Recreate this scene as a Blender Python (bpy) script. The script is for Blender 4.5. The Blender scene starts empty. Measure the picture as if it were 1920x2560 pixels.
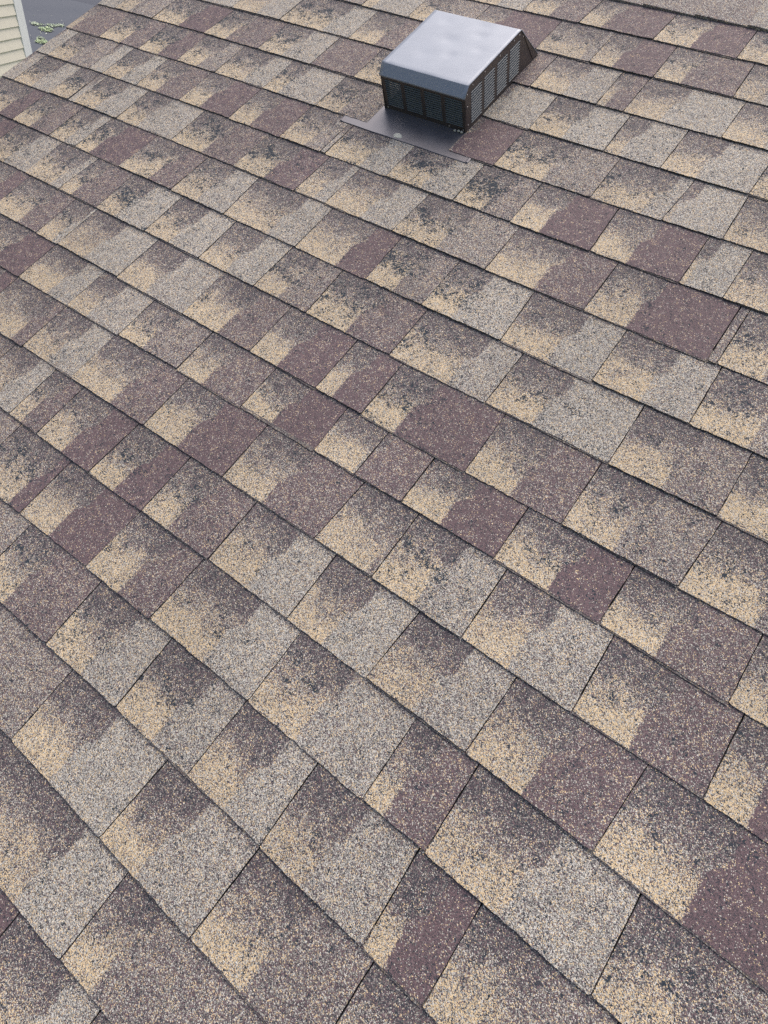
import bpy, bmesh, math, random
from mathutils import Vector, Matrix, noise

bpy.context.scene.unit_settings.system = 'METRIC'
C = bpy.context.scene.collection
SC = bpy.context.scene
RAD = math.radians
PITCH = RAD(27.0)

# ---------------------------------------------------------------- camera
cam_d = bpy.data.cameras.new('camera')
cam = bpy.data.objects.new('camera', cam_d)
C.objects.link(cam)
cam_d.sensor_fit = 'VERTICAL'
cam_d.sensor_height = 24.0
cam_d.lens = 24.0 * 1479.9 / 2560.0
cam_d.clip_start = 0.05
cam_d.clip_end = 3000
CR = Matrix(((0.796581, -0.490897, 0.352815), (0.588689, 0.497163, -0.637396), (0.13749, 0.715436, 0.685017)))
CP = Vector((0.0, -1.97728, 0.079))
cam.matrix_world = Matrix.Translation(CP) @ CR.to_4x4()
SC.camera = cam

# ---------------------------------------------------------------- sky and sun (thin bright overcast)
SUN_EL, SUN_AZ = RAD(60), RAD(352)
w = bpy.data.worlds.new('World')
SC.world = w
w.use_nodes = True
wn = w.node_tree.nodes
sky = wn.new('ShaderNodeTexSky')
sky.sky_type = 'NISHITA'
sky.sun_disc = False
sky.sun_elevation = SUN_EL
sky.sun_rotation = SUN_AZ
sky.air_density = 1.0
sky.dust_density = 7.0
sky.ozone_density = 1.0
bg = wn['Background']
bg.inputs['Strength'].default_value = 0.15
w.node_tree.links.new(sky.outputs[0], bg.inputs[0])
sd = bpy.data.lights.new('sun', 'SUN')
sd.energy = 1.1
sd.angle = RAD(75)
sd.color = (1.0, 0.97, 0.94)
sun = bpy.data.objects.new('sun', sd)
C.objects.link(sun)
dirv = Vector((math.sin(SUN_AZ) * math.cos(SUN_EL), math.cos(SUN_AZ) * math.cos(SUN_EL), math.sin(SUN_EL)))
sun.rotation_euler = dirv.to_track_quat('Z', 'Y').to_euler()
SC.view_settings.view_transform = 'Standard'
SC.view_settings.look = 'None'
SC.view_settings.gamma = 1
SC.view_settings.use_curve_mapping = False
SC.view_settings.exposure = 0.33
SC.cycles.use_denoising = False

# ---------------------------------------------------------------- helpers
def tag(o, label=None, cat=None, group=None, kind=None):
    if label: o['label'] = label
    if cat: o['category'] = cat
    if group: o['group'] = group
    if kind: o['kind'] = kind
    return o

def empty(name, loc=(0, 0, 0), rot=(0, 0, 0), parent=None):
    o = bpy.data.objects.new(name, None)
    C.objects.link(o)
    o.location = loc
    o.rotation_euler = rot
    o.empty_display_size = 0.1
    if parent: o.parent = parent
    return o

def mesh_obj(name, verts, faces, mats, parent=None, smooth=False, mi=None):
    me = bpy.data.meshes.new(name)
    me.from_pydata(verts, [], faces)
    for m in (mats if isinstance(mats, (list, tuple)) else [mats]):
        me.materials.append(m)
    if mi: me.polygons.foreach_set('material_index', mi)
    if smooth: me.polygons.foreach_set('use_smooth', [True] * len(me.polygons))
    me.update()
    o = bpy.data.objects.new(name, me)
    C.objects.link(o)
    if parent: o.parent = parent
    return o

class MB:
    """collects simple solids into one mesh"""
    def __init__(s):
        s.v, s.f = [], []
    def add(s, vs, fs):
        n = len(s.v)
        s.v += [tuple(x) for x in vs]
        s.f += [tuple(n + i for i in f) for f in fs]
    def box(s, a, b):
        (x0, y0, z0), (x1, y1, z1) = a, b
        s.add([(x0, y0, z0), (x1, y0, z0), (x1, y1, z0), (x0, y1, z0), (x0, y0, z1), (x1, y0, z1), (x1, y1, z1), (x0, y1, z1)],
              [(0, 3, 2, 1), (4, 5, 6, 7), (0, 1, 5, 4), (1, 2, 6, 5), (2, 3, 7, 6), (3, 0, 4, 7)])
    def prism(s, poly, axis, a, b):
        """poly in the plane normal to axis (0=x: (y,z); 1=y: (x,z); 2=z: (x,y)), extruded a..b"""
        n = len(poly)
        def p(q, t):
            return ((t, q[0], q[1]), (q[0], t, q[1]), (q[0], q[1], t))[axis]
        vs = [p(q, a) for q in poly] + [p(q, b) for q in poly]
        fs = [tuple(range(n)), tuple(range(2 * n - 1, n - 1, -1))]
        fs += [((i + 1) % n, i, n + i, n + (i + 1) % n) for i in range(n)]
        s.add(vs, fs)
    def build(s, name, mat, parent=None, bevel=0, smooth=False):
        o = mesh_obj(name, s.v, s.f, mat, parent, smooth)
        bm = bmesh.new(); bm.from_mesh(o.data)
        bmesh.ops.recalc_face_normals(bm, faces=bm.faces)
        bm.to_mesh(o.data); bm.free()
        if bevel:
            m = o.modifiers.new('bevel', 'BEVEL'); m.width = bevel; m.segments = 2; m.limit_method = 'ANGLE'
        return o

# ---------------------------------------------------------------- node helper
class NT:
    def __init__(s, name):
        s.m = bpy.data.materials.new(name)
        s.m.use_nodes = True
        s.t = s.m.node_tree
        s.b = s.t.nodes['Principled BSDF']
    def n(s, typ, **kw):
        nd = s.t.nodes.new(typ)
        for k, v in kw.items(): setattr(nd, k, v)
        return nd
    def link(s, a, b): s.t.links.new(a, b)
    def put(s, sock, v):
        if hasattr(v, 'is_linked') or isinstance(v, bpy.types.NodeSocket): s.link(v, sock)
        else: sock.default_value = v
    def math(s, op, a, b=0.0, c=None, clamp=False):
        nd = s.n('ShaderNodeMath', operation=op, use_clamp=clamp)
        s.put(nd.inputs[0], a); s.put(nd.inputs[1], b)
        if c is not None: s.put(nd.inputs[2], c)
        return nd.outputs[0]
    def ss(s, x, a, b, lo=0.0, hi=1.0):
        nd = s.n('ShaderNodeMapRange', interpolation_type='SMOOTHSTEP')
        s.put(nd.inputs[0], x); s.put(nd.inputs[1], a); s.put(nd.inputs[2], b)
        s.put(nd.inputs[3], lo); s.put(nd.inputs[4], hi)
        return nd.outputs[0]
    def mix(s, f, a, b):
        nd = s.n('ShaderNodeMix', data_type='RGBA')
        s.put(nd.inputs[0], f)
        for i, v in ((6, a), (7, b)):
            if isinstance(v, (tuple, list)): v = tuple(v) + ((1,) if len(v) == 3 else ())
            s.put(nd.inputs[i], v)
        return nd.outputs[2]
    def fmix(s, f, a, b):
        nd = s.n('ShaderNodeMix', data_type='FLOAT')
        s.put(nd.inputs[0], f); s.put(nd.inputs[2], a); s.put(nd.inputs[3], b)
        return nd.outputs[0]
    def noise(s, vec, scale, detail=2, rough=0.5, dist=0.0):
        nd = s.n('ShaderNodeTexNoise')
        s.link(vec, nd.inputs['Vector'])
        nd.inputs['Scale'].default_value = scale
        nd.inputs['Detail'].default_value = detail
        nd.inputs['Roughness'].default_value = rough
        nd.inputs['Distortion'].default_value = dist
        return nd.outputs[0]
    def obj(s): return s.n('ShaderNodeTexCoord').outputs['Object']
    def sep(s, v):
        nd = s.n('ShaderNodeSeparateXYZ'); s.link(v, nd.inputs[0]); return nd.outputs
    def attr(s, name):
        return s.sep(s.n('ShaderNodeAttribute', attribute_name=name).outputs['Vector'])
    def set(s, **kw):
        for k, v in kw.items():
            s.put(s.b.inputs[k.replace('_', ' ')], v)
    def bump(s, h, dist, strength=1.0):
        nd = s.n('ShaderNodeBump')
        nd.inputs['Distance'].default_value = dist
        nd.inputs['Strength'].default_value = strength
        s.link(h, nd.inputs['Height'])
        s.link(nd.outputs[0], s.b.inputs['Normal'])

PAL = dict(tan=(0.68, 0.51, 0.29), cream=(0.56, 0.535, 0.475), dark=(0.050, 0.050, 0.060),
           plum=(0.152, 0.099, 0.107), grey=(0.238, 0.222, 0.195))

def granules(M, co, weights, rough_patch=None):
    """pick one granule colour per Voronoi cell; weights = 4 cumulative-able sockets (tan, cream, dark, plum), rest grey"""
    vo = M.n('ShaderNodeTexVoronoi', feature='F1')
    M.link(co, vo.inputs['Vector'])
    vo.inputs['Scale'].default_value = 830.0
    rnd = M.n('ShaderNodeSeparateColor'); M.link(vo.outputs['Color'], rnd.inputs[0])
    clump = M.noise(co, 170, 2, 0.6)
    r = M.math('ADD', rnd.outputs[0], M.math('MULTIPLY', M.math('SUBTRACT', clump, 0.5), 0.35))
    clump2 = M.noise(co, 55, 3, 0.6)
    r = M.math('ADD', r, M.math('MULTIPLY', M.math('SUBTRACT', clump2, 0.5), 0.40))
    wt, wc, wd, wp = weights
    c1 = wt
    c2 = M.math('ADD', c1, wc)
    c3 = M.math('ADD', c2, M.math('SUBTRACT', 1.0, M.math('ADD', M.math('ADD', wt, wc), M.math('ADD', wd, wp))))
    c4 = M.math('ADD', c3, wp)
    col = M.mix(M.math('GREATER_THAN', r, c4), PAL['plum'], PAL['dark'])
    col = M.mix(M.math('LESS_THAN', r, c3), col, PAL['grey'])
    col = M.mix(M.math('LESS_THAN', r, c2), col, PAL['cream'])
    col = M.mix(M.math('LESS_THAN', r, c1), col, PAL['tan'])
    # every granule a little lighter or darker
    k = M.math('ADD', 0.68, M.math('MULTIPLY', rnd.outputs[1], 0.64))
    sc = M.n('ShaderNodeVectorMath', operation='SCALE')
    M.link(col, sc.inputs[0]); M.link(k, sc.inputs['Scale'])
    return sc.outputs[0], vo.outputs['Distance'], rnd

def mat_shingle():
    M = NT('shingle_granules')
    co = M.obj()
    s_, b_, t_ = M.attr('tab')
    P, L, TN = M.attr('blend')
    DK, SEED, LIFT = M.attr('wear')
    off = M.n('ShaderNodeCombineXYZ'); M.link(SEED, off.inputs[2])
    co2n = M.n('ShaderNodeVectorMath', operation='ADD'); M.link(co, co2n.inputs[0]); M.link(off.outputs[0], co2n.inputs[1])
    co2 = co2n.outputs[0]
    n1 = M.noise(co2, 75, 3, 0.6)
    n2 = M.noise(co2, 17, 3, 0.55)
    n3 = M.noise(co2, 260, 2, 0.6)
    c1 = M.math('SUBTRACT', n1, 0.5); c2 = M.math('SUBTRACT', n2, 0.5); c3 = M.math('SUBTRACT', n3, 0.5)
    # printed block beside the slot; its upper part reaches a little further
    shift = M.math('MULTIPLY', M.ss(t_, 0.45, 0.65), 0.018)
    d = M.math('SUBTRACT', M.math('ADD', b_, shift), s_)
    d = M.math('ADD', d, M.math('ADD', M.math('MULTIPLY', c1, 0.004), M.math('MULTIPLY', c3, 0.012)))
    blk = M.ss(d, -0.0025, 0.0025)
    tt = M.math('ADD', t_, M.math('ADD', M.math('MULTIPLY', c2, 0.75), M.math('ADD', M.math('MULTIPLY', c1, 0.45), M.math('MULTIPLY', c3, 0.25))))
    wT = M.math('MULTIPLY', M.math('MULTIPLY', M.ss(tt, 0.62, 0.18), TN), blk)
    wD = M.math('MULTIPLY', M.ss(tt, 0.45, 0.85), blk)
    # a thin band of darker granules under every butt edge, strongest in the block
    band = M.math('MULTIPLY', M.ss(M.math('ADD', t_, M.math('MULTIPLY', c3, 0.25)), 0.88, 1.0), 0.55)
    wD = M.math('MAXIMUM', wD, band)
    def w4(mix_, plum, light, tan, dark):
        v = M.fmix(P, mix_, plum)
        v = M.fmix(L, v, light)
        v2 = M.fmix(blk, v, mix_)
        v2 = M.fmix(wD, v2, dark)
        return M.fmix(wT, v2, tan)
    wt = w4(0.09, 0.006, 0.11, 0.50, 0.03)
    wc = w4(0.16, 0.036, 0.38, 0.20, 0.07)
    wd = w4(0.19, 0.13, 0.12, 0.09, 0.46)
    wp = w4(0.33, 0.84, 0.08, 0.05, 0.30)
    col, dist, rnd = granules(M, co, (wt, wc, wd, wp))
    # spots where the granules have worn off down to the asphalt
    env = M.math('MULTIPLY', M.ss(M.math('ABSOLUTE', M.math('SUBTRACT', t_, 0.50)), 0.55, 0.05),
                 M.ss(M.math('SUBTRACT', s_, b_), 0.055, -0.01))
    low = M.math('MULTIPLY', M.ss(t_, 0.05, 0.0), 0.7)
    env = M.math('MAXIMUM', M.math('MULTIPLY', env, DK), M.math('MULTIPLY', low, M.math('MULTIPLY', DK, 0.8)))
    pn = M.noise(co2, 140, 3, 0.62, 0.8)
    big = M.noise(co2, 38, 2, 0.6)
    pv = M.math('ADD', pn, M.math('ADD', M.math('MULTIPLY', M.math('SUBTRACT', big, 0.5), 0.55), M.math('MULTIPLY', M.math('SUBTRACT', env, 1.0), 0.24)))
    patch = M.ss(pv, 0.533, 0.542)
    fl = M.noise(co2, 250, 2, 0.55, 0.6)
    fv = M.math('ADD', fl, M.math('MULTIPLY', M.math('SUBTRACT', big, 0.5), 0.45))
    fv = M.math('ADD', fv, M.math('MULTIPLY', M.math('SUBTRACT', M.math('MULTIPLY', DK, M.ss(M.math('SUBTRACT', s_, b_), 0.16, 0.0, 0.35, 1.0)), 1.0), 0.09))
    patch = M.math('MAXIMUM', patch, M.ss(fv, 0.600, 0.612))
    spk = M.math('MULTIPLY', M.math('GREATER_THAN', rnd.outputs[2], 0.08), patch)
    asph = M.mix(n3, (0.022, 0.031, 0.043), (0.055, 0.070, 0.088))
    col = M.mix(spk, col, asph)
    # soft large-scale weathering
    wz = M.noise(co, 2.3, 3, 0.6)
    hv = M.n('ShaderNodeHueSaturation'); M.link(col, hv.inputs['Color'])
    M.link(M.ss(wz, 0.3, 0.7, 0.90, 1.08), hv.inputs['Value'])
    hv.inputs['Saturation'].default_value = 0.95
    # cut edges are bare asphalt
    fin = M.mix(LIFT, hv.outputs[0], (0.085, 0.080, 0.077))
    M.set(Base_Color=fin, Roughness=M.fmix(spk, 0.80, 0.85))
    M.put(M.b.inputs['Specular IOR Level'], M.fmix(spk, 0.55, 0.25))
    h = M.math('SUBTRACT', M.math('MULTIPLY', dist, -1.0), M.math('MULTIPLY', patch, 0.9))
    h = M.math('ADD', h, M.math('MULTIPLY', rnd.outputs[1], 0.5))
    M.bump(h, 0.0008, 0.7)
    return M.m

def mat_plain(name, col, rough=0.6, metal=0.0, var=0.12, scale=20, bump=0.0, spec=0.5):
    M = NT(name)
    co = M.obj()
    n = M.noise(co, scale, 4, 0.6)
    dk = tuple(c * (1 - var) for c in col); lt = tuple(min(1, c * (1 + var)) for c in col)
    M.set(Base_Color=M.mix(n, dk, lt), Roughness=M.ss(n, 0.2, 0.8, rough * 0.88, min(1, rough * 1.1)), Metallic=metal)
    M.b.inputs['Specular IOR Level'].default_value = spec
    if bump: M.bump(M.noise(co, scale * 3, 3, 0.6), bump, 0.6)
    return M.m

# per course: height line of the butt edge (every 0.3 m along the eave), then tabs (u, block width, kind, tan, wear, slant)
COURSES = [
 ([-0.0021, -0.0021, -0.0021, -0.0021, -0.0023, -0.0035, -0.0047, -0.0059, -0.0063, -0.0063, -0.0063, -0.0063, -0.0063],
  [(-1.154,0.111,'L',0.85,0.6,0), (-0.959,0.08,'Q',0.85,0.6,0), (-0.789,0.065,'P',0.85,0.6,0.01), (-0.58,0.096,'P',0.85,0.6,0.008), (-0.367,0.081,'L',0.85,0.6,0)]),
 ([-0.1339, -0.1339, -0.1339, -0.1372, -0.1414, -0.1439, -0.1453, -0.1461, -0.1466, -0.1466, -0.1466, -0.1466, -0.1466],
  [(-1.516,0,'M',0,0,0), (-1.429,0.039,'L',0.85,0.6,0), (-1.258,0.073,'M',1,0.7,0), (-1.062,0.059,'P',0.8,0.3,0), (-0.836,0.125,'M',0.7,0.6,0), (-0.682,0.062,'P',0.85,0.6,0), (-0.511,0.068,'Q',0.85,0.6,-0.002), (-0.315,0.063,'L',0.7,0.5,-0.006)]),
 ([-0.2997, -0.2996, -0.2922, -0.2884, -0.2871, -0.2874, -0.2882, -0.2886, -0.2881, -0.2881, -0.2881, -0.2881, -0.2881],
  [(-2.005,0,'L',0.85,0.6,0), (-1.839,0.105,'L',0.8,0.2,0), (-1.635,0.167,'L',0.9,1,0), (-1.364,0.094,'Q',1,0.6,0), (-1.159,0.061,'M',0.85,0.6,0), (-0.93,0.049,'Q',0.85,0.6,0), (-0.769,0.09,'L',0.9,0.3,0), (-0.586,0.021,'Q',0.7,0.3,0), (-0.516,0.092,'L',0.8,0.3,0), (-0.28,0.092,'L',0.9,0.2,-0.002)]),
 ([-0.4445, -0.4379, -0.434, -0.4321, -0.4317, -0.4321, -0.4326, -0.4325, -0.4314, -0.4314, -0.4314, -0.4314, -0.4314],
  [(-2.348,0,'L',0.85,0.6,0), (-2.262,0.07,'M',0.85,0.6,0.002), (-2.075,0.124,'P',1,0.9,0), (-1.832,0.094,'Q',1,0.8,0.008), (-1.6,0.094,'L',0.9,1,-0), (-1.392,0,'Q',0.2,0.1,0), (-1.234,0.104,'M',1,1,0), (-0.997,0.051,'M',0.85,0.6,0), (-0.819,0,'L',0.3,0.3,0), (-0.686,0.087,'L',1,0.8,-0.001), (-0.49,0.037,'L',0.8,0.8,-0.004), (-0.353,0.079,'L',0.9,0.5,0), (-0.158,0.075,'L',0.9,0.9,0)]),
 ([-0.5915, -0.5805, -0.5753, -0.5741, -0.5754, -0.5774, -0.5785, -0.5772, -0.5716, -0.5704, -0.5704, -0.5704, -0.5704],
  [(-2.354,0.027,'Q',0.6,0.1,0), (-2.183,0.101,'Q',1,0.9,0), (-1.992,0.088,'P',1,1,0), (-1.816,0.088,'M',0.9,0.8,0), (-1.652,0.113,'L',0.9,0.8,0), (-1.455,0.057,'L',1,1,0.001), (-1.257,0.08,'M',0.8,1,0), (-0.822,0.002,'P',0.5,0.2,0), (-0.694,0.126,'M',1,0.9,0), (-0.444,0.117,'L',0.8,0.7,-0.001), (-0.28,0.011,'L',0.4,0.1,0.009), (-0.151,0.096,'L',0.8,0.5,-0.005)]),
 ([-0.7319, -0.7237, -0.7197, -0.7186, -0.7194, -0.7209, -0.7221, -0.7219, -0.7191, -0.7174, -0.7174, -0.7174, -0.7174],
  [(-2.36,0,'L',0,0,0), (-2.288,0.1,'M',0.8,0.8,0.005), (-2.079,0,'L',0.1,0.7,0), (-2.01,0.082,'L',0.8,0.9,-0), (-1.852,0.085,'Q',0.9,0.8,-0), (-1.662,0.084,'P',1,0.6,0), (-1.459,0.079,'P',0.9,0.6,0), (-1.265,0.088,'M',0.9,0.8,-0.002), (-1.123,0,'L',0.1,0,0), (-1.107,0.111,'L',1,0.6,0), (-0.91,0.102,'L',1,1,0), (-0.715,0.076,'M',1,1.2,0), (-0.562,0.073,'P',1,0.5,0), (-0.367,0.08,'P',1,0.3,-0.007), (-0.174,0.011,'L',0.9,0.4,-0.001), (-0.087,0.118,'M',0.8,0.5,0)]),
 ([-0.8745, -0.8662, -0.8621, -0.8611, -0.8625, -0.8651, -0.8681, -0.8705, -0.8713, -0.8707, -0.8707, -0.8707, -0.8707],
  [(-2.462,0.102,'L',0.8,0.3,0), (-2.295,0.093,'L',0.9,0.8,0), (-2.112,0.092,'M',0.9,1,0), (-2.018,0,'L',0.2,0.2,0), (-1.993,0.098,'L',0.9,0.9,0.01), (-1.79,0.087,'L',0.9,0.8,-0.001), (-1.554,0.124,'Q',1,1,0.002), (-1.307,0.109,'P',0.9,1,0.004), (-1.092,0.061,'L',0.8,0.5,0.004), (-0.991,0.109,'L',0.9,0.3,0.003), (-0.786,0.121,'M',0.9,0.9,0.009), (-0.534,0.117,'Q',0.9,0.2,0), (-0.301,0.091,'P',0.9,0.6,0), (-0.049,0,'M',0.3,0.1,0), (-0.031,0.081,'M',0.9,0.7,0)]),
 ([-1.0141, -1.0107, -1.0083, -1.0088, -1.011, -1.0139, -1.0161, -1.0166, -1.0141, -1.0098, -1.0098, -1.0098, -1.0098],
  [(-2.486,0.165,'L',0.85,0.6,0), (-2.298,0.102,'P',0.9,0.8,0), (-2.12,0.086,'Q',0.9,0.9,0), (-1.937,0.069,'L',0.9,1,0), (-1.815,0.064,'P',1,1,0.01), (-1.618,0.123,'Q',0.9,0.8,0.01), (-1.403,0.096,'L',0.8,0.8,0.004), (-1.205,0.148,'L',0.8,0.6,-0.006), (-0.964,0.124,'P',0.9,0.3,0.001), (-0.751,0.074,'M',1,1,-0.003), (-0.598,0.074,'L',1,1,0.002), (-0.404,0.105,'L',0.9,0.6,-0.007), (-0.205,0.094,'L',1,0.5,0), (-0.017,0.103,'M',1,0.7,-0.003)]),
 ([-1.1541, -1.1541, -1.1524, -1.1527, -1.1543, -1.1562, -1.1579, -1.1584, -1.1571, -1.1535, -1.1535, -1.1535, -1.1535],
  [(-2.085,0.103,'L',0.8,0.9,0), (-1.871,0.115,'L',0.8,0.8,0), (-1.715,0.054,'Q',0.8,0.9,0.01), (-1.55,0.078,'L',0.8,1.2,-0.003), (-1.356,0.09,'L',0.8,0.8,0), (-1.157,0.09,'L',0.9,0.6,-0.001), (-0.972,0.076,'M',0.8,0.8,0.003), (-0.81,0.111,'Q',1,0.9,-0.005), (-0.58,0.141,'L',0.9,0.7,0), (-0.35,0.1,'L',0.9,0.7,0.002), (-0.096,0.097,'M',0.8,0.4,-0.002), (0.096,0.109,'M',1,0.4,0)]),
 ([-1.302, -1.302, -1.3005, -1.2988, -1.2997, -1.3019, -1.304, -1.3048, -1.3028, -1.2968, -1.2956, -1.2956, -1.2956],
  [(-2.027,0.103,'P',0.85,0.6,0), (-1.847,0.124,'Q',0.9,0.9,0), (-1.636,0.065,'L',0.8,0.9,0), (-1.544,0.108,'L',0.7,0.3,0), (-1.304,0.102,'L',0.8,0.4,0.003), (-1.067,0.113,'Q',1,0.9,0), (-0.852,0.08,'P',0.9,0.6,0), (-0.663,0.043,'P',0.8,0.4,0), (-0.543,0.079,'P',1,1.1,0), (-0.301,0.093,'Q',1,0.6,-0.002), (-0.106,0.092,'M',0.8,0.9,0), (0.098,0.118,'M',1,0.9,0.01)]),
 ([-1.4278, -1.4278, -1.4278, -1.4265, -1.4238, -1.4207, -1.4182, -1.4172, -1.4188, -1.4238, -1.4262, -1.4262, -1.4262],
  [(-1.808,0.133,'P',0.7,0.9,0), (-1.55,0.117,'L',0.9,0.4,0), (-1.354,0.074,'L',0.8,0.7,0.005), (-1.162,0.081,'M',0.9,1,0), (-0.966,0.078,'Q',0.8,0.6,0), (-0.772,0.083,'P',0.9,0.8,0.001), (-0.573,0.095,'L',0.9,0.4,-0.004), (-0.472,0,'Q',0,0,0), (-0.364,0.083,'P',1,0.5,0), (-0.168,0.101,'P',1,0.8,0), (0.027,0.091,'Q',1,0.7,0.002), (0.232,0.098,'M',1,0.5,0)]),
 ([-1.5728, -1.5728, -1.5728, -1.5716, -1.5657, -1.5624, -1.5612, -1.5613, -1.562, -1.5627, -1.5628, -1.5628, -1.5628],
  [(-1.735,0.113,'P',0.6,0.2,0), (-1.553,0.153,'Q',0.8,0.4,0), (-1.354,0.092,'L',0.7,0.8,0), (-1.17,0.135,'Q',0.8,0.7,-0.001), (-0.925,0.102,'P',0.9,0.6,-0), (-0.692,0.105,'Q',0.8,0.5,-0.001), (-0.455,0.118,'M',0.8,0.3,0.009), (-0.323,0.089,'L',1,1.1,0), (-0.139,0.086,'L',0.9,0.3,0), (0.058,0.089,'Q',1,0.7,-0.003), (0.257,0.059,'P',1,0.7,0)]),
 ([-1.7094, -1.7094, -1.7094, -1.7094, -1.7086, -1.7063, -1.7039, -1.7029, -1.7046, -1.7103, -1.7174, -1.7174, -1.7174],
  [(-1.498,0.104,'P',0.6,0.3,0), (-1.377,0.081,'L',0.7,0.5,0), (-1.223,0.041,'Q',0.8,0.8,0), (-1.123,0.086,'P',0.8,0.8,-0.001), (-0.945,0.079,'P',0.9,1,0.007), (-0.781,0.073,'Q',0.9,1,0), (-0.597,0.096,'L',0.8,0.5,0), (-0.401,0.078,'L',0.9,0.5,0), (-0.229,0.092,'L',0.6,0.4,0.01), (-0.039,0.095,'Q',0.8,0.5,0.005), (0.17,0.125,'P',0.9,0.6,0.01), (0.494,0.043,'L',0.4,0.3,0)]),
 ([-1.8561, -1.8561, -1.8561, -1.8561, -1.8561, -1.8496, -1.8459, -1.8458, -1.8478, -1.8508, -1.8517, -1.8517, -1.8517],
  [(-1.351,0.083,'M',0.7,0.4,0), (-1.177,0.135,'P',0.8,1.2,0), (-1.001,0.093,'P',0.8,0.4,0), (-0.791,0.093,'Q',0.9,0.7,0.007), (-0.61,0.133,'L',0.9,0.6,0.005), (-0.367,0.102,'L',0.8,0.7,0.001), (-0.127,0.038,'Q',0.9,0.4,0), (-0.014,0.125,'L',0.8,0.7,0), (0.244,0.094,'M',0.8,0.9,0), (0.434,0.058,'L',0.4,0.2,0)]),
 ([-1.9947, -1.9947, -1.9947, -1.9947, -1.9947, -1.9922, -1.9877, -1.988, -1.9916, -1.9952, -1.9952, -1.9952, -1.9952],
  [(-1.207,0.109,'M',0.7,0.6,0), (-0.961,0.085,'Q',0.9,1,0), (-0.741,0.097,'L',0.9,0.9,-0.002), (-0.549,0.091,'L',0.9,1,-0.002), (-0.373,0.082,'L',0.8,0.3,0.004), (-0.213,0.086,'L',0.6,0.5,-0.001), (-0.017,0.035,'P',0.9,0.6,-0.005), (0.084,0.088,'M',0.9,0.5,0), (0.284,0.076,'Q',0.6,0.4,0)]),
 ([-2.131, -2.131, -2.131, -2.131, -2.131, -2.131, -2.1326, -2.135, -2.1374, -2.1376, -2.1376, -2.1376, -2.1376],
  [(-1.057,0.117,'P',0.3,0.1,0), (-0.884,0.001,'M',0.1,0.1,0), (-0.664,0.106,'L',0.9,0.3,0), (-0.425,0.084,'L',0.9,0.3,0.01), (-0.219,0.101,'M',0.9,0.4,0.007), (0.005,0.072,'Q',0.4,0.3,0), (0.152,0.058,'P',0.7,0.4,0)]),
 ([-2.2789, -2.2789, -2.2789, -2.2789, -2.2789, -2.2789, -2.2788, -2.2756, -2.2746, -2.2746, -2.2746, -2.2746, -2.2746],
  [(-0.922,0.178,'P',0.3,0.2,0), (-0.731,0.259,'L',0.8,0.5,0), (-0.356,0.066,'M',0.9,0.4,0.002), (-0.065,0.072,'Q',0.5,0.3,0), (0.111,0.055,'L',0.7,0.4,0)]),
]

SHING = mat_shingle()

def mat_cap():
    M = NT('cap_granules')
    co = M.obj()
    P, L, TN = M.attr('blend')
    wt = M.fmix(L, 0.03, 0.07); wc = M.fmix(L, 0.20, 0.34); wd = M.fmix(L, 0.15, 0.13); wp = M.fmix(L, 0.42, 0.16)
    col, dist, rnd = granules(M, co, (wt, wc, wd, wp))
    M.set(Base_Color=col, Roughness=0.85)
    M.bump(M.math('MULTIPLY', dist, -1.0), 0.0008, 0.7)
    return M.m
CAP = mat_cap()
ASPH = mat_plain('asphalt_felt', (0.022, 0.022, 0.024), 0.9, var=0.3, scale=60)
WHITE = mat_plain('white_trim_paint', (0.80, 0.82, 0.82), 0.45, var=0.03, scale=6)
SIDING = mat_plain('beige_vinyl_siding', (0.76, 0.72, 0.61), 0.5, var=0.05, scale=8, bump=0.0004)

# ================================================================ the shingled house
ROT = (PITCH, 0, 0)
house = empty('house', (0, 0, 0), ROT)
tag(house, 'roof slope of worn brown, tan and plum asphalt shingles filling most of the photo', 'roof')

RAKE = -2.354
RIGHT = 1.25
US = [-2.4 + 0.3 * i for i in range(13)]
def interp(vs, u):
    x = (u + 2.4) / 0.3
    i = max(0, min(11, int(math.floor(x))))
    f = max(0.0, min(1.0, x - i))
    return vs[i] * (1 - f) + vs[i + 1] * f
TYPE = {'P': (0.95, 0.0), 'Q': (0.55, 0.0), 'M': (0.15, 0.12), 'L': (0.0, 0.85)}
TH = 0.0040         # height of the butt edge over the course below
T0 = 0.0012

def nz(x, y, z=0.0):
    return noise.noise(Vector((x, y, z)))

def fill_tabs(rows, rng):
    rows = sorted(rows)
    while rows[0][0] > RAKE + 0.02:
        u = rows[0][0] - rng.choice((0.17, 0.19, 0.2, 0.21))
        rows.insert(0, (u, rng.choice((0.05, 0.08, 0.1)), rng.choice('PQMLL'), 0.85, rng.uniform(0.3, 0.9), 0.0))
    rows = [r for i, r in enumerate(rows) if i == len(rows) - 1 or rows[i + 1][0] > RAKE + 0.02]
    while rows[-1][0] < RIGHT - 0.1:
        u = rows[-1][0] + rng.choice((0.17, 0.19, 0.2, 0.22, 0.24))
        rows.append((u, rng.choice((0.06, 0.09, 0.11)), rng.choice('PQMLL'), 0.85, rng.uniform(0.3, 0.9), 0.0))
    return rows

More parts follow.
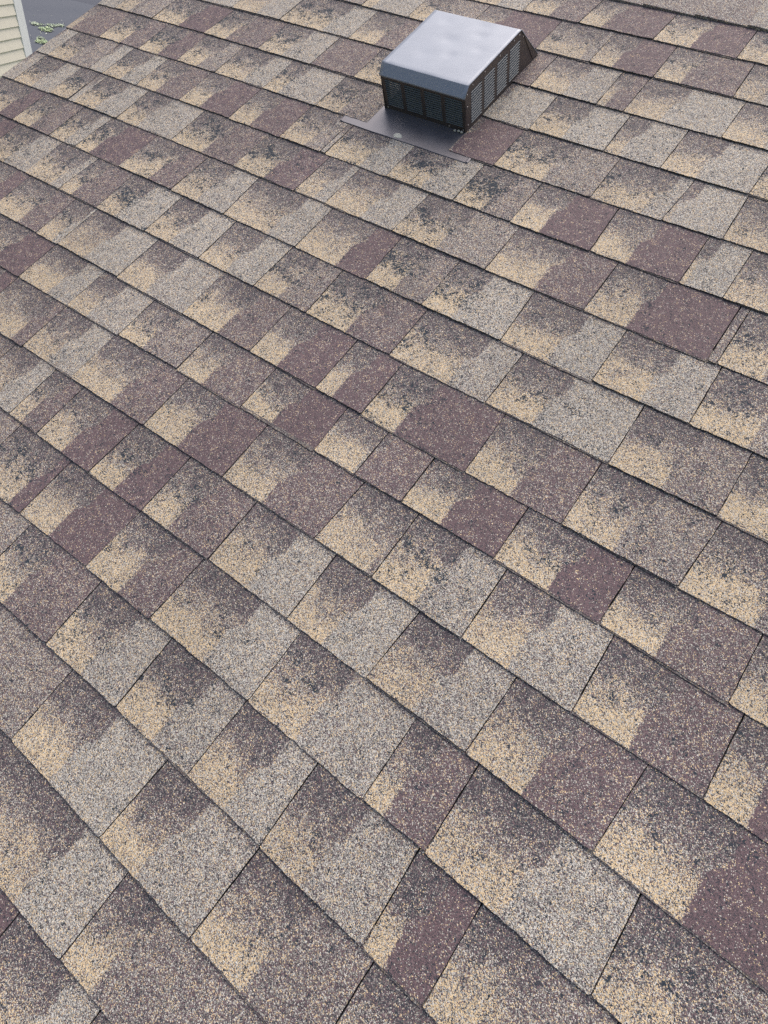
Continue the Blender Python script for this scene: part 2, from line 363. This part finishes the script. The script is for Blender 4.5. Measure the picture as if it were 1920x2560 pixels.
def build_course(idx, vs, vtop, rows, part=None):
    rng = random.Random(100 + idx)
    rows = fill_tabs(rows, rng)
    if part == 0: rows = [r for r in rows if r[0] < -1.0]
    if part == 1: rows = [r for r in rows if r[0] > -1.0]
    V, F, A, B, W = [], [], [], [], []
    TS = [0.0, 0.012, 0.04, 0.1, 0.2, 0.34, 0.5, 0.66, 0.8, 0.92, 1.0, 1.22]
    for j, (u0, bw, ty, tan, dk, du) in enumerate(rows):
        u1 = rows[j + 1][0] if j + 1 < len(rows) else (RIGHT if part != 0 else -1.0)
        du1 = rows[j + 1][5] if j + 1 < len(rows) else 0.0
        joined = (u1 - u0) < 0.05
        a0 = max(u0, RAKE + rng.uniform(-0.004, 0.003)); a1 = u1
        pieces = [(a0, a1)]
        if idx == 4:      # course laid round the vent: cut away where the metal flange shows
            if a0 < -1.079 < a1: pieces = [(a0, -1.079)]; du1 = 0
        seed = rng.uniform(0, 50)
        P, L = TYPE[ty]
        P = max(0, min(1, P + rng.uniform(-0.12, 0.05) * (P > 0))); L = max(0, min(1, L + rng.uniform(-0.2, 0.1) * (L > 0)))
        dv = rng.uniform(-0.0012, 0.0012); tilt = rng.uniform(-0.004, 0.004)
        lift = rng.uniform(-0.0006, 0.0012)
        gap = rng.uniform(0.0007, 0.0013)
        for (p0, p1) in pieces:
            g0 = p0 + (gap if p0 > RAKE + 0.01 else 0); g1 = p1 - gap
            if g1 - g0 < 0.006: continue
            nc = max(3, int((g1 - g0) / 0.0032))
            base = len(V)
            nr = len(TS)
            for r, t in enumerate(TS):
                for c in range(nc + 1):
                    f = c / nc
                    u = g0 + (g1 - g0) * f
                    # slots are not perfectly square to the courses
                    uu = u + (du * (1 - f) + du1 * f) * t
                    if c in (0, nc): uu += 0.0011 * nz(u * 9, (vs_at(vs, u) + t) * 55, seed) + 0.0006 * nz(u * 9, (vs_at(vs, u) + t) * 260, seed)
                    vb = vs_at(vs, u) + dv + tilt * (u - g0)
                    vt = vs_at(vtop, u)
                    if r < 3:
                        vb2 = vb + 0.0015 * nz(u * 55, idx * 3.1, seed) + 0.0010 * nz(u * 250, idx, seed)
                        rc = 0.0015 * (max(0, 1 - (u - g0) / 0.004) + max(0, 1 - (g1 - u) / 0.004))
                        vb2 += rc * (r == 0)
                    else:
                        vb2 = vb
                    v = vb2 + (vt - vb2) * t
                    n = T0 + (TH - T0 + lift) * (1 - min(1, t)) + 0.0009 * nz(u * 6, v * 6, seed) * (1 - t) + 0.00035 * nz(u * 40, v * 40, 3)
                    if t > 1: n = T0 - 0.0022
                    V.append((uu, v, n))
                    A.append((u - max(u0, -9), bw, min(t, 1.0)))
                    B.append((P, L, tan)); W.append((dk * (1.0 if idx < 9 else 0.72), seed, 0.0))
            for r in range(nr - 1):
                for c in range(nc):
                    i = base + r * (nc + 1) + c
                    F.append((i, i + 1, i + nc + 2, i + nc + 1))
            # skirt: butt edge and both sides (cut asphalt)
            def skirt(ids, dvv):
                b2 = len(V)
                for i in ids:
                    x, y, z = V[i]
                    V.append((x, y, z)); A.append(A[i]); B.append(B[i]); W.append((0, 0, 1.0))
                for i in ids:
                    x, y, z = V[i]
                    V.append((x, y + dvv, -0.0048)); A.append(A[i]); B.append(B[i]); W.append((0, 0, 1.0))
                m = len(ids)
                for q in range(m - 1):
                    F.append((b2 + q + 1, b2 + q, b2 + m + q, b2 + m + q + 1))
            skirt([base + c for c in range(nc + 1)], 0.0012)
            skirt([base + r * (nc + 1) for r in range(nr - 1, -1, -1)], 0)
            skirt([base + r * (nc + 1) + nc for r in range(nr)], 0)
            # lower ply of the laminate peeps out under the butt in places
            if rng.random() < 0.75:
                e0 = rng.uniform(-0.001, 0.003); e1 = rng.uniform(-0.001, 0.0045)
                b2 = len(V); nc2 = max(3, nc // 2)
                for r in range(3):
                    for c in range(nc2 + 1):
                        f = c / nc2; u = g0 + (g1 - g0) * f
                        vb = vs_at(vs, u) + dv + tilt * (u - g0)
                        ex = e0 * (1 - f) + e1 * f + 0.0010 * nz(u * 80, 7.7, seed)
                        v = vb - max(-0.002, ex) if r < 2 else vb + 0.004
                        n = (0.0, 0.0030, 0.0032)[r]
                        V.append((u, v, n)); A.append((1, 0, 0.0)); B.append((0.5, 0.2, 0.0)); W.append((0.3, seed, 1.0 if r == 0 else 0.45))
                for r in range(2):
                    for c in range(nc2):
                        i = b2 + r * (nc2 + 1) + c
                        F.append((i, i + 1, i + nc2 + 2, i + nc2 + 1))
    o = mesh_obj('shingle_course', V, F, SHING, house)
    me = o.data
    for nm, dat in (('tab', A), ('blend', B), ('wear', W)):
        at = me.attributes.new(nm, 'FLOAT_VECTOR', 'POINT')
        at.data.foreach_set('vector', [x for q in dat for x in q])
    return o

def vs_at(vs, u):
    return interp(vs, u)

VTOP0 = [v + 0.143 for v in COURSES[0][0]]
prev = VTOP0
for i, (vs, rows) in enumerate(COURSES):
    if i == 4:
        build_course(i, vs, prev, rows, 0)
        build_course(i, vs, prev, rows, 1)
    else:
        build_course(i, vs, prev, rows)
    prev = vs
rng = random.Random(9)
for k in range(3):       # the next courses down the slope, just outside the photograph
    vs = [v - 0.1435 for v in prev]
    rows = [(-2.3 + rng.uniform(0, 0.1), 0.08, rng.choice('PQML'), 0.85, 0.5, 0.0)]
    build_course(17 + k, vs, prev, rows)
    prev = vs
VLOW = min(prev)

# ridge cap pieces, lapped along the ridge
APEX = 0.262
def cap_piece(u0, u1, L):
    V, F, B = [], [], []
    nu = 30
    prof = [(0.0, 0.0), (0.0, 1.0), (0.02, 1.06), (0.35, 1.3), (0.75, 1.5), (1.0, 1.35), (1.12, 0.4), (1.9, -6.6)]
    for c in range(nu + 1):
        f = c / nu; u = u0 + (u1 - u0) * f
        e = vs_at(VTOP0, u) + 0.120 - 0.137 + 0.0012 * nz(u * 60, 3) + 0.0008 * nz(u * 240, 4)
        z0 = 0.0085 - 0.004 * f
        for (a, hh) in prof:
            v = e + (APEX - e) * a
            V.append((u, v, (-0.001 if hh == 0 else z0 * hh if hh > 0.3 else 0.262 * 0 + hh * 0.0165)))
            B.append((0, L, 0))
    m = len(prof)
    for c in range(nu):
        for r in range(m - 1):
            i = c * m + r
            F.append((i, i + 1, i + m + 1, i + m)[::-1])
    # leading end
    for end, sgn in ((0, 1), (nu, -1)):
        b2 = len(V)
        for r in range(m):
            x, y, z = V[end * m + r]; V.append((x, y, z - 0.006)); B.append((0, 0, 0))
        for r in range(m - 1):
            F.append((end * m + r, end * m + r + 1, b2 + r + 1, b2 + r) if sgn > 0 else (end * m + r + 1, end * m + r, b2 + r, b2 + r + 1))
    o = mesh_obj('ridge_cap', V, F, CAP, house)
    at = o.data.attributes.new('blend', 'FLOAT_VECTOR', 'POINT')
    at.data.foreach_set('vector', [x for q in B for x in q])
    return o
edges = [-2.36, -2.24] + [-2.10 + 0.143 * k for k in range(0, 11)] + [-0.529, -0.395, -0.25, -0.11] + [0.035 + 0.143 * k for k in range(0, 9)]
rng = random.Random(4)
for a, b in zip(edges[:-1], edges[1:]):
    cap_piece(a, b + 0.012, 0.9 if abs(a + 0.395) < 0.01 else rng.uniform(0.2, 0.5))

# roof deck below the shingles, gable board and wall
m = MB()
m.box((RAKE + 0.006, VLOW + 0.01, -0.022), (RIGHT - 0.01, APEX - 0.002, -0.0045))
m.build('roof_deck', ASPH, house)
m = MB()
m.box((RAKE - 0.002, VLOW, -0.17), (RAKE + 0.005, APEX - 0.02, -0.004))
m.box((RAKE - 0.014, VLOW, -0.012), (RAKE + 0.004, APEX - 0.02, -0.0045))
m.build('rake_board', WHITE, house, bevel=0.0008)
# back slope (other side of the ridge) and the gable wall under the rake
cp, sp = math.cos(PITCH), math.sin(PITCH)
def to_local(x, y, z):      # world -> roof frame
    return (x, y * cp + z * sp, -y * sp + z * cp)
az, zz = APEX * cp, APEX * sp
m = MB()
R0 = RAKE + 0.01
poly = [(az, zz - 0.004), (az + 3.0 * cp, zz - 3.0 * sp - 0.004), (az + 3.0 * cp, zz - 3.0 * sp - 0.03), (az, zz - 0.03)]
n = len(poly)
vs_ = [to_local(R0, *p) for p in poly] + [to_local(RIGHT, *p) for p in poly]
m.add(vs_, [tuple(range(n)), tuple(range(2 * n - 1, n - 1, -1))] + [((i + 1) % n, i, n + i, n + (i + 1) % n) for i in range(n)])
m.build('back_slope', CAP, house)
m = MB()
yl, zl = VLOW * cp + 0.25, VLOW * sp + 0.25 * sp / cp
poly = [(yl, zl - 0.19), (az, zz - 0.19), (az + 2.7 * cp, zz - 2.7 * sp - 0.19), (az + 2.7 * cp, -3.3), (yl, -3.3)]
vs_ = [to_local(R0 + 0.18, *p) for p in poly] + [to_local(RIGHT - 0.1, *p) for p in poly]
n = len(poly)
m.add(vs_, [tuple(range(n)), tuple(range(2 * n - 1, n - 1, -1))] + [((i + 1) % n, i, n + i, n + (i + 1) % n) for i in range(n)])
m.build('gable_wall', SIDING, house)

# ================================================================ roof vent
def mat_vent():
    M = NT('sky_tinted_vent_metal')  # brown paint with the sky's reflection put into a paler, bluer base colour
    co = M.obj()
    n = M.noise(co, 9, 3, 0.6); f = M.noise(co, 120, 3, 0.7)
    M.set(Base_Color=M.mix(n, (0.29, 0.32, 0.375), (0.32, 0.35, 0.405)), Metallic=0.5,
          Roughness=M.ss(M.math('ADD', n, M.math('MULTIPLY', f, 0.25)), 0.4, 0.9, 0.54, 0.62))
    M.b.inputs['Specular IOR Level'].default_value = 0.6
    return M.m
VENTM = mat_vent()
FLANGE = mat_plain('weathered_brown_flange', (0.190, 0.180, 0.192), 0.45, metal=0.45, var=0.16, scale=22)
LOUV = mat_plain('louver_paint', (0.17, 0.185, 0.195), 0.5, metal=0.1, var=0.1, scale=30)
RIV = mat_plain('rivet_metal', (0.42, 0.38, 0.36), 0.35, metal=0.8, var=0.1, scale=90)
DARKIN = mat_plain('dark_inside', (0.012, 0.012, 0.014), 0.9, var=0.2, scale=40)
TUBE = mat_plain('pale_duct', (0.50, 0.50, 0.48), 0.6, var=0.3, scale=14)

VU0, VU1, VF, VB = -1.071, -0.8195, -0.503, -0.163
VC = ((VU0 + VU1) / 2, (VF + VB) / 2, 0.0)
wc_ = Matrix.Rotation(PITCH, 3, 'X') @ Vector(VC)
vent = empty('roof_vent', wc_, ROT)
tag(vent, 'dark brown metal box vent with louvered sides standing on the shingled roof', 'roof vent')
hw = (VU1 - VU0) / 2; hd = (VB - VF) / 2       # local frame centred at the base
PROF = [(-hd, 0.0), (-hd - 0.004, 0.085), (-hd + 0.0125, 0.1045), (hd - 0.094, 0.1045), (hd, 0.0)]   # (v, n) seen from the side

# hood: top sheet folded over front and back, dented
def hood():
    V, F = [], []
    pr = [(-hd - 0.0068, 0.0835), (-hd - 0.0062, 0.0862), (-hd + 0.0115, 0.1058), (-hd + 0.0145, 0.1066)]
    N = 26
    y0, y1 = pr[-1][0], hd - 0.0955
    for k in range(1, N): pr.append((y0 + (y1 - y0) * k / N, 0.1066))
    pr += [(y1, 0.1066), (y1 + 0.004, 0.1045), (hd + 0.002, 0.0035)]
    M_ = 26
    dents = [(-0.02, -0.02, 0.020, 0.0011), (0.045, 0.02, 0.016, 0.0010), (-0.07, 0.045, 0.018, 0.0007), (0.02, -0.075, 0.014, 0.0010),
             (0.075, -0.03, 0.013, 0.0009), (-0.05, -0.09, 0.02, 0.0006), (0.03, 0.055, 0.018, 0.0008)]
    for i, (y, z) in enumerate(pr):
        for c in range(M_ + 1):
            x = -hw - 0.0016 + (2 * hw + 0.0032) * c / M_
            zz_ = z
            if z > 0.106:
                for (dx, dy, r, a) in dents:
                    q = ((x - dx) ** 2 + (y - dy) ** 2 * 1.7) / r ** 2
                    zz_ -= 1.7 * a * math.exp(-q)
                zz_ += 0.0007 * nz(x * 11, y * 11, 5) + 0.0003 * nz(x * 34, y * 34, 8)
                e = min(x + hw, hw - x); 
            V.append((x, y, zz_))
    for i in range(len(pr) - 1):
        for c in range(M_):
            a = i * (M_ + 1) + c
            F.append((a, a + 1, a + M_ + 2, a + M_ + 1))
    o = mesh_obj('hood', V, F, VENTM, vent, smooth=True)
    s = o.modifiers.new('thick', 'SOLIDIFY'); s.thickness = 0.0012; s.offset = -1
    o.data.set_sharp_from_angle(angle=RAD(20))
    return o
hood()

# louvered panels; each panel = plate with openings, louver banks are parts of their own
def plate(poly_fn, openings, place, name):
    pass

PANEL = mat_plain('louver_frame_paint', (0.080, 0.064, 0.060), 0.42, metal=0.2, var=0.12, scale=14)
def panel(name, width, outline, banks, place):
    """outline: polygon (a, h) ; banks: list (a0, a1, h0, h1). place(a, h, d) -> local point; built by column cells"""
    xs = sorted(set([p[0] for p in outline] + [b for k in banks for b in (k[0], k[1])]))
    hs0, hs1 = banks[0][2], banks[0][3]
    def top(a):
        best = 0
        n = len(outline)
        for i in range(n):
            (x0, y0), (x1, y1) = outline[i], outline[(i + 1) % n]
            if min(x0, x1) - 1e-9 <= a <= max(x0, x1) + 1e-9 and abs(x1 - x0) > 1e-9:
                best = max(best, y0 + (y1 - y0) * (a - x0) / (x1 - x0))
            elif abs(a - x0) < 1e-9: best = max(best, y0)
        return best
    T = 0.0016
    m = MB()
    def cell(x0, x1, ya0, ya1, yb0, yb1):
        # quad with bottom (ya0 at x0, ya1 at x1) and top (yb0, yb1), thickness T
        if yb0 - ya0 < 1e-5 and yb1 - ya1 < 1e-5: return
        q = [(x0, ya0), (x1, ya1), (x1, yb1), (x0, yb0)]
        vs = [place(a, h, 0) for a, h in q] + [place(a, h, -T) for a, h in q]
        m.add(vs, [(0, 1, 2, 3), (7, 6, 5, 4), (1, 0, 4, 5), (2, 1, 5, 6), (3, 2, 6, 7), (0, 3, 7, 4)])
    for x0, x1 in zip(xs[:-1], xs[1:]):
        inb = [b for b in banks if b[0] - 1e-9 <= x0 and x1 <= b[1] + 1e-9]
        if inb:
            b = inb[0]
            cell(x0, x1, 0, 0, b[2], b[2]); cell(x0, x1, b[3], b[3], top(x0), top(x1))
        else:
            cell(x0, x1, 0, 0, top(x0 + 1e-7), top(x1 - 1e-7))
    p = m.build(name, PANEL, vent)
    for (a0, a1, h0, h1) in banks:
        mm = MB()
        ns = 12
        pitch = (h1 - h0) / ns
        for k in range(ns):
            h = h0 + pitch * (k + 0.5)
            # slat: upper edge inside, lower edge out, slightly bulged
            pts = [(-0.0030, h + pitch * 0.20), (-0.0008, h + pitch * 0.10), (0.0012, h - pitch * 0.08), (0.0008, h - pitch * 0.17), (-0.0014, h + pitch * 0.01), (-0.0034, h + pitch * 0.10)]
            vs = [place(a0 - 0.0005, hh, d) for d, hh in pts] + [place(a1 + 0.0005, hh, d) for d, hh in pts]
            n = len(pts)
            mm.add(vs, [tuple(range(n)), tuple(range(2 * n - 1, n - 1, -1))] + [((i + 1) % n, i, n + i, n + (i + 1) % n) for i in range(n)])
        mm.build('louver', LOUV, vent)
    return p

def rivet(pt, nrm):
    bm = bmesh.new()
    bmesh.ops.create_uvsphere(bm, u_segments=10, v_segments=6, radius=0.0023)
    for v in bm.verts: v.co.z *= 0.5
    q = Vector(nrm).to_track_quat('Z', 'Y').to_matrix()
    bmesh.ops.transform(bm, matrix=Matrix.Translation(pt) @ q.to_4x4(), verts=bm.verts)
    me = bpy.data.meshes.new('rivet'); bm.to_mesh(me); bm.free(); me.materials.append(RIV)
    me.polygons.foreach_set('use_smooth', [True] * len(me.polygons))
    o = bpy.data.objects.new('rivet', me); C.objects.link(o); o.parent = vent

# front panel: leans out very slightly
def pf(a, h, d): return (a, -hd - 0.004 * h / 0.085 - d, h)
W2 = hw
fb = []
x = -W2 + 0.0125
bwid = (2 * W2 - 0.022 - 3 * 0.0115) / 4
for k in range(4):
    fb.append((x, x + bwid, 0.012, 0.077)); x += bwid + 0.0115
panel('front_panel', 2 * W2, [(-W2, 0), (W2, 0), (W2, 0.0845), (-W2, 0.0845)], fb, pf)
# side panels
side_out = [(-hd, 0.0), (hd, 0.0), (hd - 0.094, 0.1045), (-hd + 0.0125, 0.1045), (-hd - 0.004, 0.085)]
side_out = [(-hd - 0.0035, 0.0), (hd, 0.0), (hd - 0.094, 0.1045), (-hd + 0.0125, 0.1045), (-hd - 0.0035, 0.0855)]
sb = []
x = -hd + 0.024
for k in range(4):
    sb.append((x, x + 0.0455, 0.010, 0.0865)); x += 0.0455 + 0.0125
def pr_(a, h, d): return (hw + d, a, h)
def pl_(a, h, d): return (-hw - d, a, h)
panel('side_panel', 0, side_out, sb, pr_)
panel('side_panel', 0, side_out, sb, pl_)
# corner flange strip and reinforcing strip along the folded edge of each side
for sgn in (1, -1):
    m = MB()
    x0, x1 = (hw + 0.0004, hw + 0.0014) if sgn > 0 else (-hw - 0.0014, -hw - 0.0004)
    m.prism([(hd - 0.094, 0.1042), (hd - 0.083, 0.0920), (hd - 0.026, 0.0060), (hd - 0.012, 0.0060), (hd - 0.004, 0.0035), (hd - 0.09, 0.1015)][:3] + [(hd - 0.017, 0.006), (hd - 0.002, 0.0025)], 0, x0, x1)
    m.build('end_strip', PANEL, vent)
for sgn in (1, -1):
    X = sgn * (hw + 0.0004)
    for (a, h) in [(-hd + 0.006, 0.088), (-hd + 0.030, 0.097), (-hd + 0.083, 0.0975), (-hd + 0.150, 0.0975), (-hd + 0.214, 0.0975), (-hd + 0.239, 0.0975),
                   (hd - 0.082, 0.085), (hd - 0.052, 0.052), (hd - 0.026, 0.022), (-hd + 0.006, 0.060), (-hd + 0.008, 0.016)]:
        rivet((X, a, h), (sgn, 0, 0))
for a in (-hw + 0.010, hw - 0.05, hw - 0.008):
    rivet((a, -hd - 0.001, 0.006), (0, -1, 0.2))
# inside: near-black block, inner shade put into its colour, and the pale duct that shows through the slots
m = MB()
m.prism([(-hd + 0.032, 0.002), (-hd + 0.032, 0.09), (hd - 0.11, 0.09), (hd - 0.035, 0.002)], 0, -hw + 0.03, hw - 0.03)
m.build('inner_shade_block', DARKIN, vent)
bm = bmesh.new()
bmesh.ops.create_cone(bm, cap_ends=True, segments=40, radius1=0.052, radius2=0.050, depth=0.05)
bmesh.ops.translate(bm, verts=bm.verts, vec=(0.0, -0.078, 0.032))
me = bpy.data.meshes.new('duct'); bm.to_mesh(me); bm.free(); me.materials.append(TUBE)
o = bpy.data.objects.new('duct', me); C.objects.link(o); o.parent = vent
# base flange: thin sheet with rolled hems, slipped under the shingles at the sides
m = MB()
fl0, fl1 = -0.208, 0.190
fv0 = -0.598 - VC[1]; 
N = 24
V, F = [], []
for c in range(N + 1):
    x = fl0 + (fl1 - fl0) * c / N
    vb = fv0 + 0.0012 * nz(x * 14, 1.0) - 0.001 * (c / N)
    for (y, z) in ((vb + 0.0006, 0.0005), (vb, 0.0030), (vb + 0.0008, 0.0036), (vb + 0.03, 0.0032), (vb + 0.06, 0.0028), (vb + 0.08, 0.0025), (fv0 + 0.098, 0.0023)):
        V.append((x, y, z + 0.0004 * nz(x * 11, y * 11, 2)))
for c in range(N):
    for r in range(6):
        i = c * 7 + r
        F.append((i, i + 7, i + 8, i + 1))
fl = mesh_obj('base_flange', V, F, FLANGE, vent, smooth=True)
fl.data.set_sharp_from_angle(angle=RAD(30))
for x0 in (fl0, fl1 - 0.008):
    m = MB()
    m.prism([(x0, 0.001), (x0 + 0.001, 0.0045), (x0 + 0.006, 0.0052), (x0 + 0.009, 0.0030)], 1, fv0 + 0.001, fv0 + 0.017)
    m.build('flange_hem', FLANGE, vent, bevel=0.0006)

# droppings and pebbles on the flange
def blob(name, u, v, n, rx, ry, rz, mat, seed, label, cat, group=None):
    bm = bmesh.new()
    bmesh.ops.create_icosphere(bm, subdivisions=4, radius=1.0)
    for q in bm.verts:
        d = q.co.normalized()
        k = 1 + 0.30 * nz(d.x * 1.7 + seed, d.y * 1.7, d.z * 1.7) + 0.12 * nz(d.x * 5 + seed, d.y * 5, d.z * 5)
        q.co = Vector((d.x * rx * k, d.y * ry * k, d.z * rz * k))
    me = bpy.data.meshes.new(name); bm.to_mesh(me); bm.free(); me.materials.append(mat)
    me.polygons.foreach_set('use_smooth', [True] * len(me.polygons))
    o = bpy.data.objects.new(name, me); C.objects.link(o)
    o.rotation_euler = ROT
    o.location = Matrix.Rotation(PITCH, 3, 'X') @ Vector((u, v, n))
    tag(o, label, cat, group)
    return o
DROP = mat_plain('chalky_white', (0.62, 0.60, 0.50), 0.9, var=0.25, scale=120, bump=0.0006)
blob('bird_dropping', -0.9716, -0.5853, 0.0036, 0.0115, 0.0085, 0.0013, DROP, 2.0, 'chalky white splat on the grey metal flange in front of the vent', 'bird dropping')
PEB = mat_plain('pale_pebble', (0.62, 0.57, 0.48), 0.8, var=0.2, scale=200, bump=0.0004)
for k, (uv, lab) in enumerate(zip(((-0.8476, -0.5123), (-0.8375, -0.5100), (-0.8280, -0.5110)), ('pale pebble at the foot of the louvered front, leftmost of three', 'middle pebble of the three beside the front vent corner',
                                             'pebble nearest the shingle edge at the vent corner'))):
    blob('pebble', uv[0], uv[1], 0.0060, 0.0034, 0.0028, 0.0024, PEB, 3.0 + k, lab, 'pebble', 'pebbles on the vent flange')

# ================================================================ the ground and what is beyond the rake
GZ = -3.3
GRASS = mat_plain('lawn_green', (0.07, 0.10, 0.035), 0.9, var=0.4, scale=3, bump=0.01)
def mat_tarmac(name, a, b, rough):
    M = NT(name)
    co = M.obj()
    n = M.noise(co, 0.35, 5, 0.6); f = M.noise(co, 40, 3, 0.7)
    c = M.mix(n, a, b)
    c = M.mix(M.ss(f, 0.62, 0.75, 0, 0.35), c, (0.14, 0.14, 0.14))
    M.set(Base_Color=c, Roughness=M.ss(n, 0.3, 0.7, rough, rough + 0.12))
    M.b.inputs['Specular IOR Level'].default_value = 0.5
    M.bump(f, 0.002, 0.4)
    return M.m
def sheet(name, pts, z, mat, **kw):
    o = mesh_obj(name, [(x, y, z) for x, y in pts], [tuple(range(len(pts)))], mat)
    bm = bmesh.new(); bm.from_mesh(o.data)
    for f in bm.faces:
        f.normal_update()
        if f.normal.z < 0: f.normal_flip()
    bm.to_mesh(o.data); bm.free()
    tag(o, kind='structure', **kw)
    return o
sheet('ground', [(-1500, -1500), (1500, -1500), (1500, 1500), (-1500, 1500)], GZ - 0.03, GRASS)

TAR1 = mat_tarmac('driveway_tarmac', (0.056, 0.066, 0.088), (0.074, 0.085, 0.108), 0.80)
TAR2 = mat_tarmac('street_tarmac', (0.044, 0.052, 0.072), (0.056, 0.064, 0.086), 0.80)
a_ = Vector((-29.18, 16.49)); d_ = Vector((1.22, 0.37)).normalized(); p_ = Vector((d_.y, -d_.x))
def q2(s, t): return tuple(a_ + d_ * s + p_ * t)
sheet('driveway', [q2(-60, 0), q2(60, 0), q2(60, 16), q2(-60, 16)], GZ, TAR1)
sheet('street', [q2(-90, -14), q2(90, -14), q2(90, -0.05), q2(-90, -0.05)], GZ - 0.004, TAR2)

WEED = mat_plain('pale_weed_leaf', (0.36, 0.43, 0.31), 0.7, var=0.4, scale=12)
WEED2 = mat_plain('bright_weed_leaf', (0.36, 0.46, 0.26), 0.7, var=0.4, scale=12)
def weed(x, y, ra, rb, n, mat, label, seed):
    rg = random.Random(seed)
    V, F = [], []
    for k in range(n):
        r = math.sqrt(rg.random()); th = rg.uniform(0, 6.283)
        cx = x + (r * math.cos(th)) * ra * 0.46 - (r * math.sin(th)) * rb * 0.88
        cy = y + (r * math.cos(th)) * ra * 0.88 + (r * math.sin(th)) * rb * 0.46
        s = rg.uniform(0.02, 0.07); an = rg.uniform(0, 6.28); z = GZ + 0.004 + rg.uniform(0, 0.03)
        dx, dy = math.cos(an) * s, math.sin(an) * s
        b = len(V)
        V += [(cx - dx, cy - dy, z), (cx + dy * 0.4, cy - dx * 0.4, z + 0.012), (cx + dx, cy + dy, z + rg.uniform(0, 0.04)), (cx - dy * 0.4, cy + dx * 0.4, z + 0.010)]
        F += [(b, b + 1, b + 2), (b, b + 2, b + 3)]
    o = mesh_obj('weed_patch', V, F, mat)
    tag(o, label, 'weeds', 'weed patches on the driveway')
for i, (px, py, ra, rb, n, mt, lb) in enumerate([
        (-23.39, 11.44, 0.20, 0.28, 110, WEED, 'pale green weed patch on the driveway, nearest the white corner trim in the upper row'),
        (-23.18, 11.81, 0.16, 0.25, 100, WEED, 'pale green weed patch in the middle of the upper row on the driveway'),
        (-22.54, 11.21, 0.20, 0.45, 170, WEED2, 'brightest green weed patch, in the centre of the driveway cluster'),
        (-23.23, 12.14, 0.12, 0.20, 70, WEED, 'small weed patch on the driveway closest to the shingled roof edge'),
        (-21.09, 10.15, 0.10, 0.14, 45, WEED, 'tiny weed patch just above the lowest one on the driveway'),
        (-20.58, 9.86, 0.16, 0.35, 120, WEED2, 'lowest weed patch, by the foot of the white corner trim')]):
    weed(px, py, ra, rb, n, mt, lb, 30 + i)
rg = random.Random(77)
V, F = [], []
for k in range(60):
    t = rg.random(); cx = -24.5 + 5 * t + rg.uniform(-1.6, 1.6); cy = 12.4 - 2.6 * t + rg.uniform(-1.2, 1.2)
    s = rg.uniform(0.02, 0.06); an = rg.uniform(0, 6.28); z = GZ + 0.006; dx, dy = math.cos(an) * s, math.sin(an) * s
    b = len(V); V += [(cx - dx, cy - dy, z), (cx + dy * .5, cy - dx * .5, z + .02), (cx + dx, cy + dy, z + .01), (cx - dy * .5, cy + dx * .5, z + .015)]
    F += [(b, b + 1, b + 2, b + 3)]
LITTER = mat_plain('pale_leaf_litter', (0.50, 0.52, 0.46), 0.8, var=0.3, scale=10)
tag(mesh_obj('leaf_litter', V, F, LITTER), 'scattered pale flecks of leaf litter over the dark driveway', 'leaf litter', kind='stuff')

# ---------------------------------------------------------------- neighbouring house (world frame)
AZ = RAD(123)
H3 = Vector((math.cos(AZ), math.sin(AZ), 0)); N3 = Vector((math.sin(AZ), -math.cos(AZ), 0))
NP = Vector((-9.063, 3.0756, 0))
nb = empty('neighbouring_house', (NP.x, NP.y, GZ))
nb.rotation_euler = (0, 0, math.atan2(N3.y, N3.x))      # local x = outward normal of the visible wall
tag(nb, 'neighbouring house with beige lap siding and a white corner board beyond the roof edge', 'house')
# local: x = N3, y = H3 direction? (rotate +90 from N3)
ysgn = 1 if (Matrix.Rotation(math.pi / 2, 3, 'Z') @ N3).dot(H3) > 0 else -1
EXPO, TOPZ, LEN1, LEN2 = 0.105, 5.0, 8.0, 7.0
BASEZ = (-1.553 - GZ) % EXPO
def laps(along, y0, y1, x0, flip=False):
    m = MB()
    z = BASEZ - EXPO
    while z < TOPZ:
        # tilted board: bottom edge out 14 mm, top tucked in
        prof = [(x0 + 0.0, z), (x0 + 0.015, z + 0.001), (x0 + 0.0165, z + 0.006), (x0 + 0.004, z + EXPO + 0.002), (x0 - 0.01, z + EXPO + 0.002), (x0 - 0.01, z)]
        if along == 'y':
            m.prism(prof, 1, y0, y1)
        else:
            m.prism([(a * ysgn, b) for a, b in prof], 0, y0, y1)
        z += EXPO
    return m
w1 = laps('y', *(sorted((-LEN1 * ysgn, -0.17 * ysgn))), -0.016)
w1.build('siding_wall', SIDING, nb)
w2 = laps('x', -LEN2, -0.10, 0.0)
w2.build('siding_wall', SIDING, nb)
m = MB()
ys = sorted((-0.172 * ysgn, 0.004 * ysgn))
m.box((-0.02, ys[0], 0.0), (0.004, ys[1], TOPZ))
y2 = sorted((0.004 * ysgn, -0.02 * ysgn))
m.box((-0.11, y2[0], 0.0), (-0.0201, y2[1], TOPZ))
m.build('corner_trim', WHITE, nb, bevel=0.003)
m = MB()
yy = sorted((-LEN1 * ysgn, -0.03 * ysgn))
m.box((-LEN2, yy[0], 0), (-0.03, yy[1], TOPZ))
m.build('wall_core', SIDING, nb)
m = MB()
ym0, ym1 = sorted((-LEN1 * ysgn - 0.3 * ysgn, 0.3 * ysgn))
m.prism([(0.3, TOPZ - 0.1), (0.3, TOPZ + 0.05), (-LEN2 / 2, TOPZ + 1.9), (-LEN2 - 0.3, TOPZ + 0.05), (-LEN2 - 0.3, TOPZ - 0.1)], 1, ym0, ym1)
m.build('gable_roof', CAP, nb)
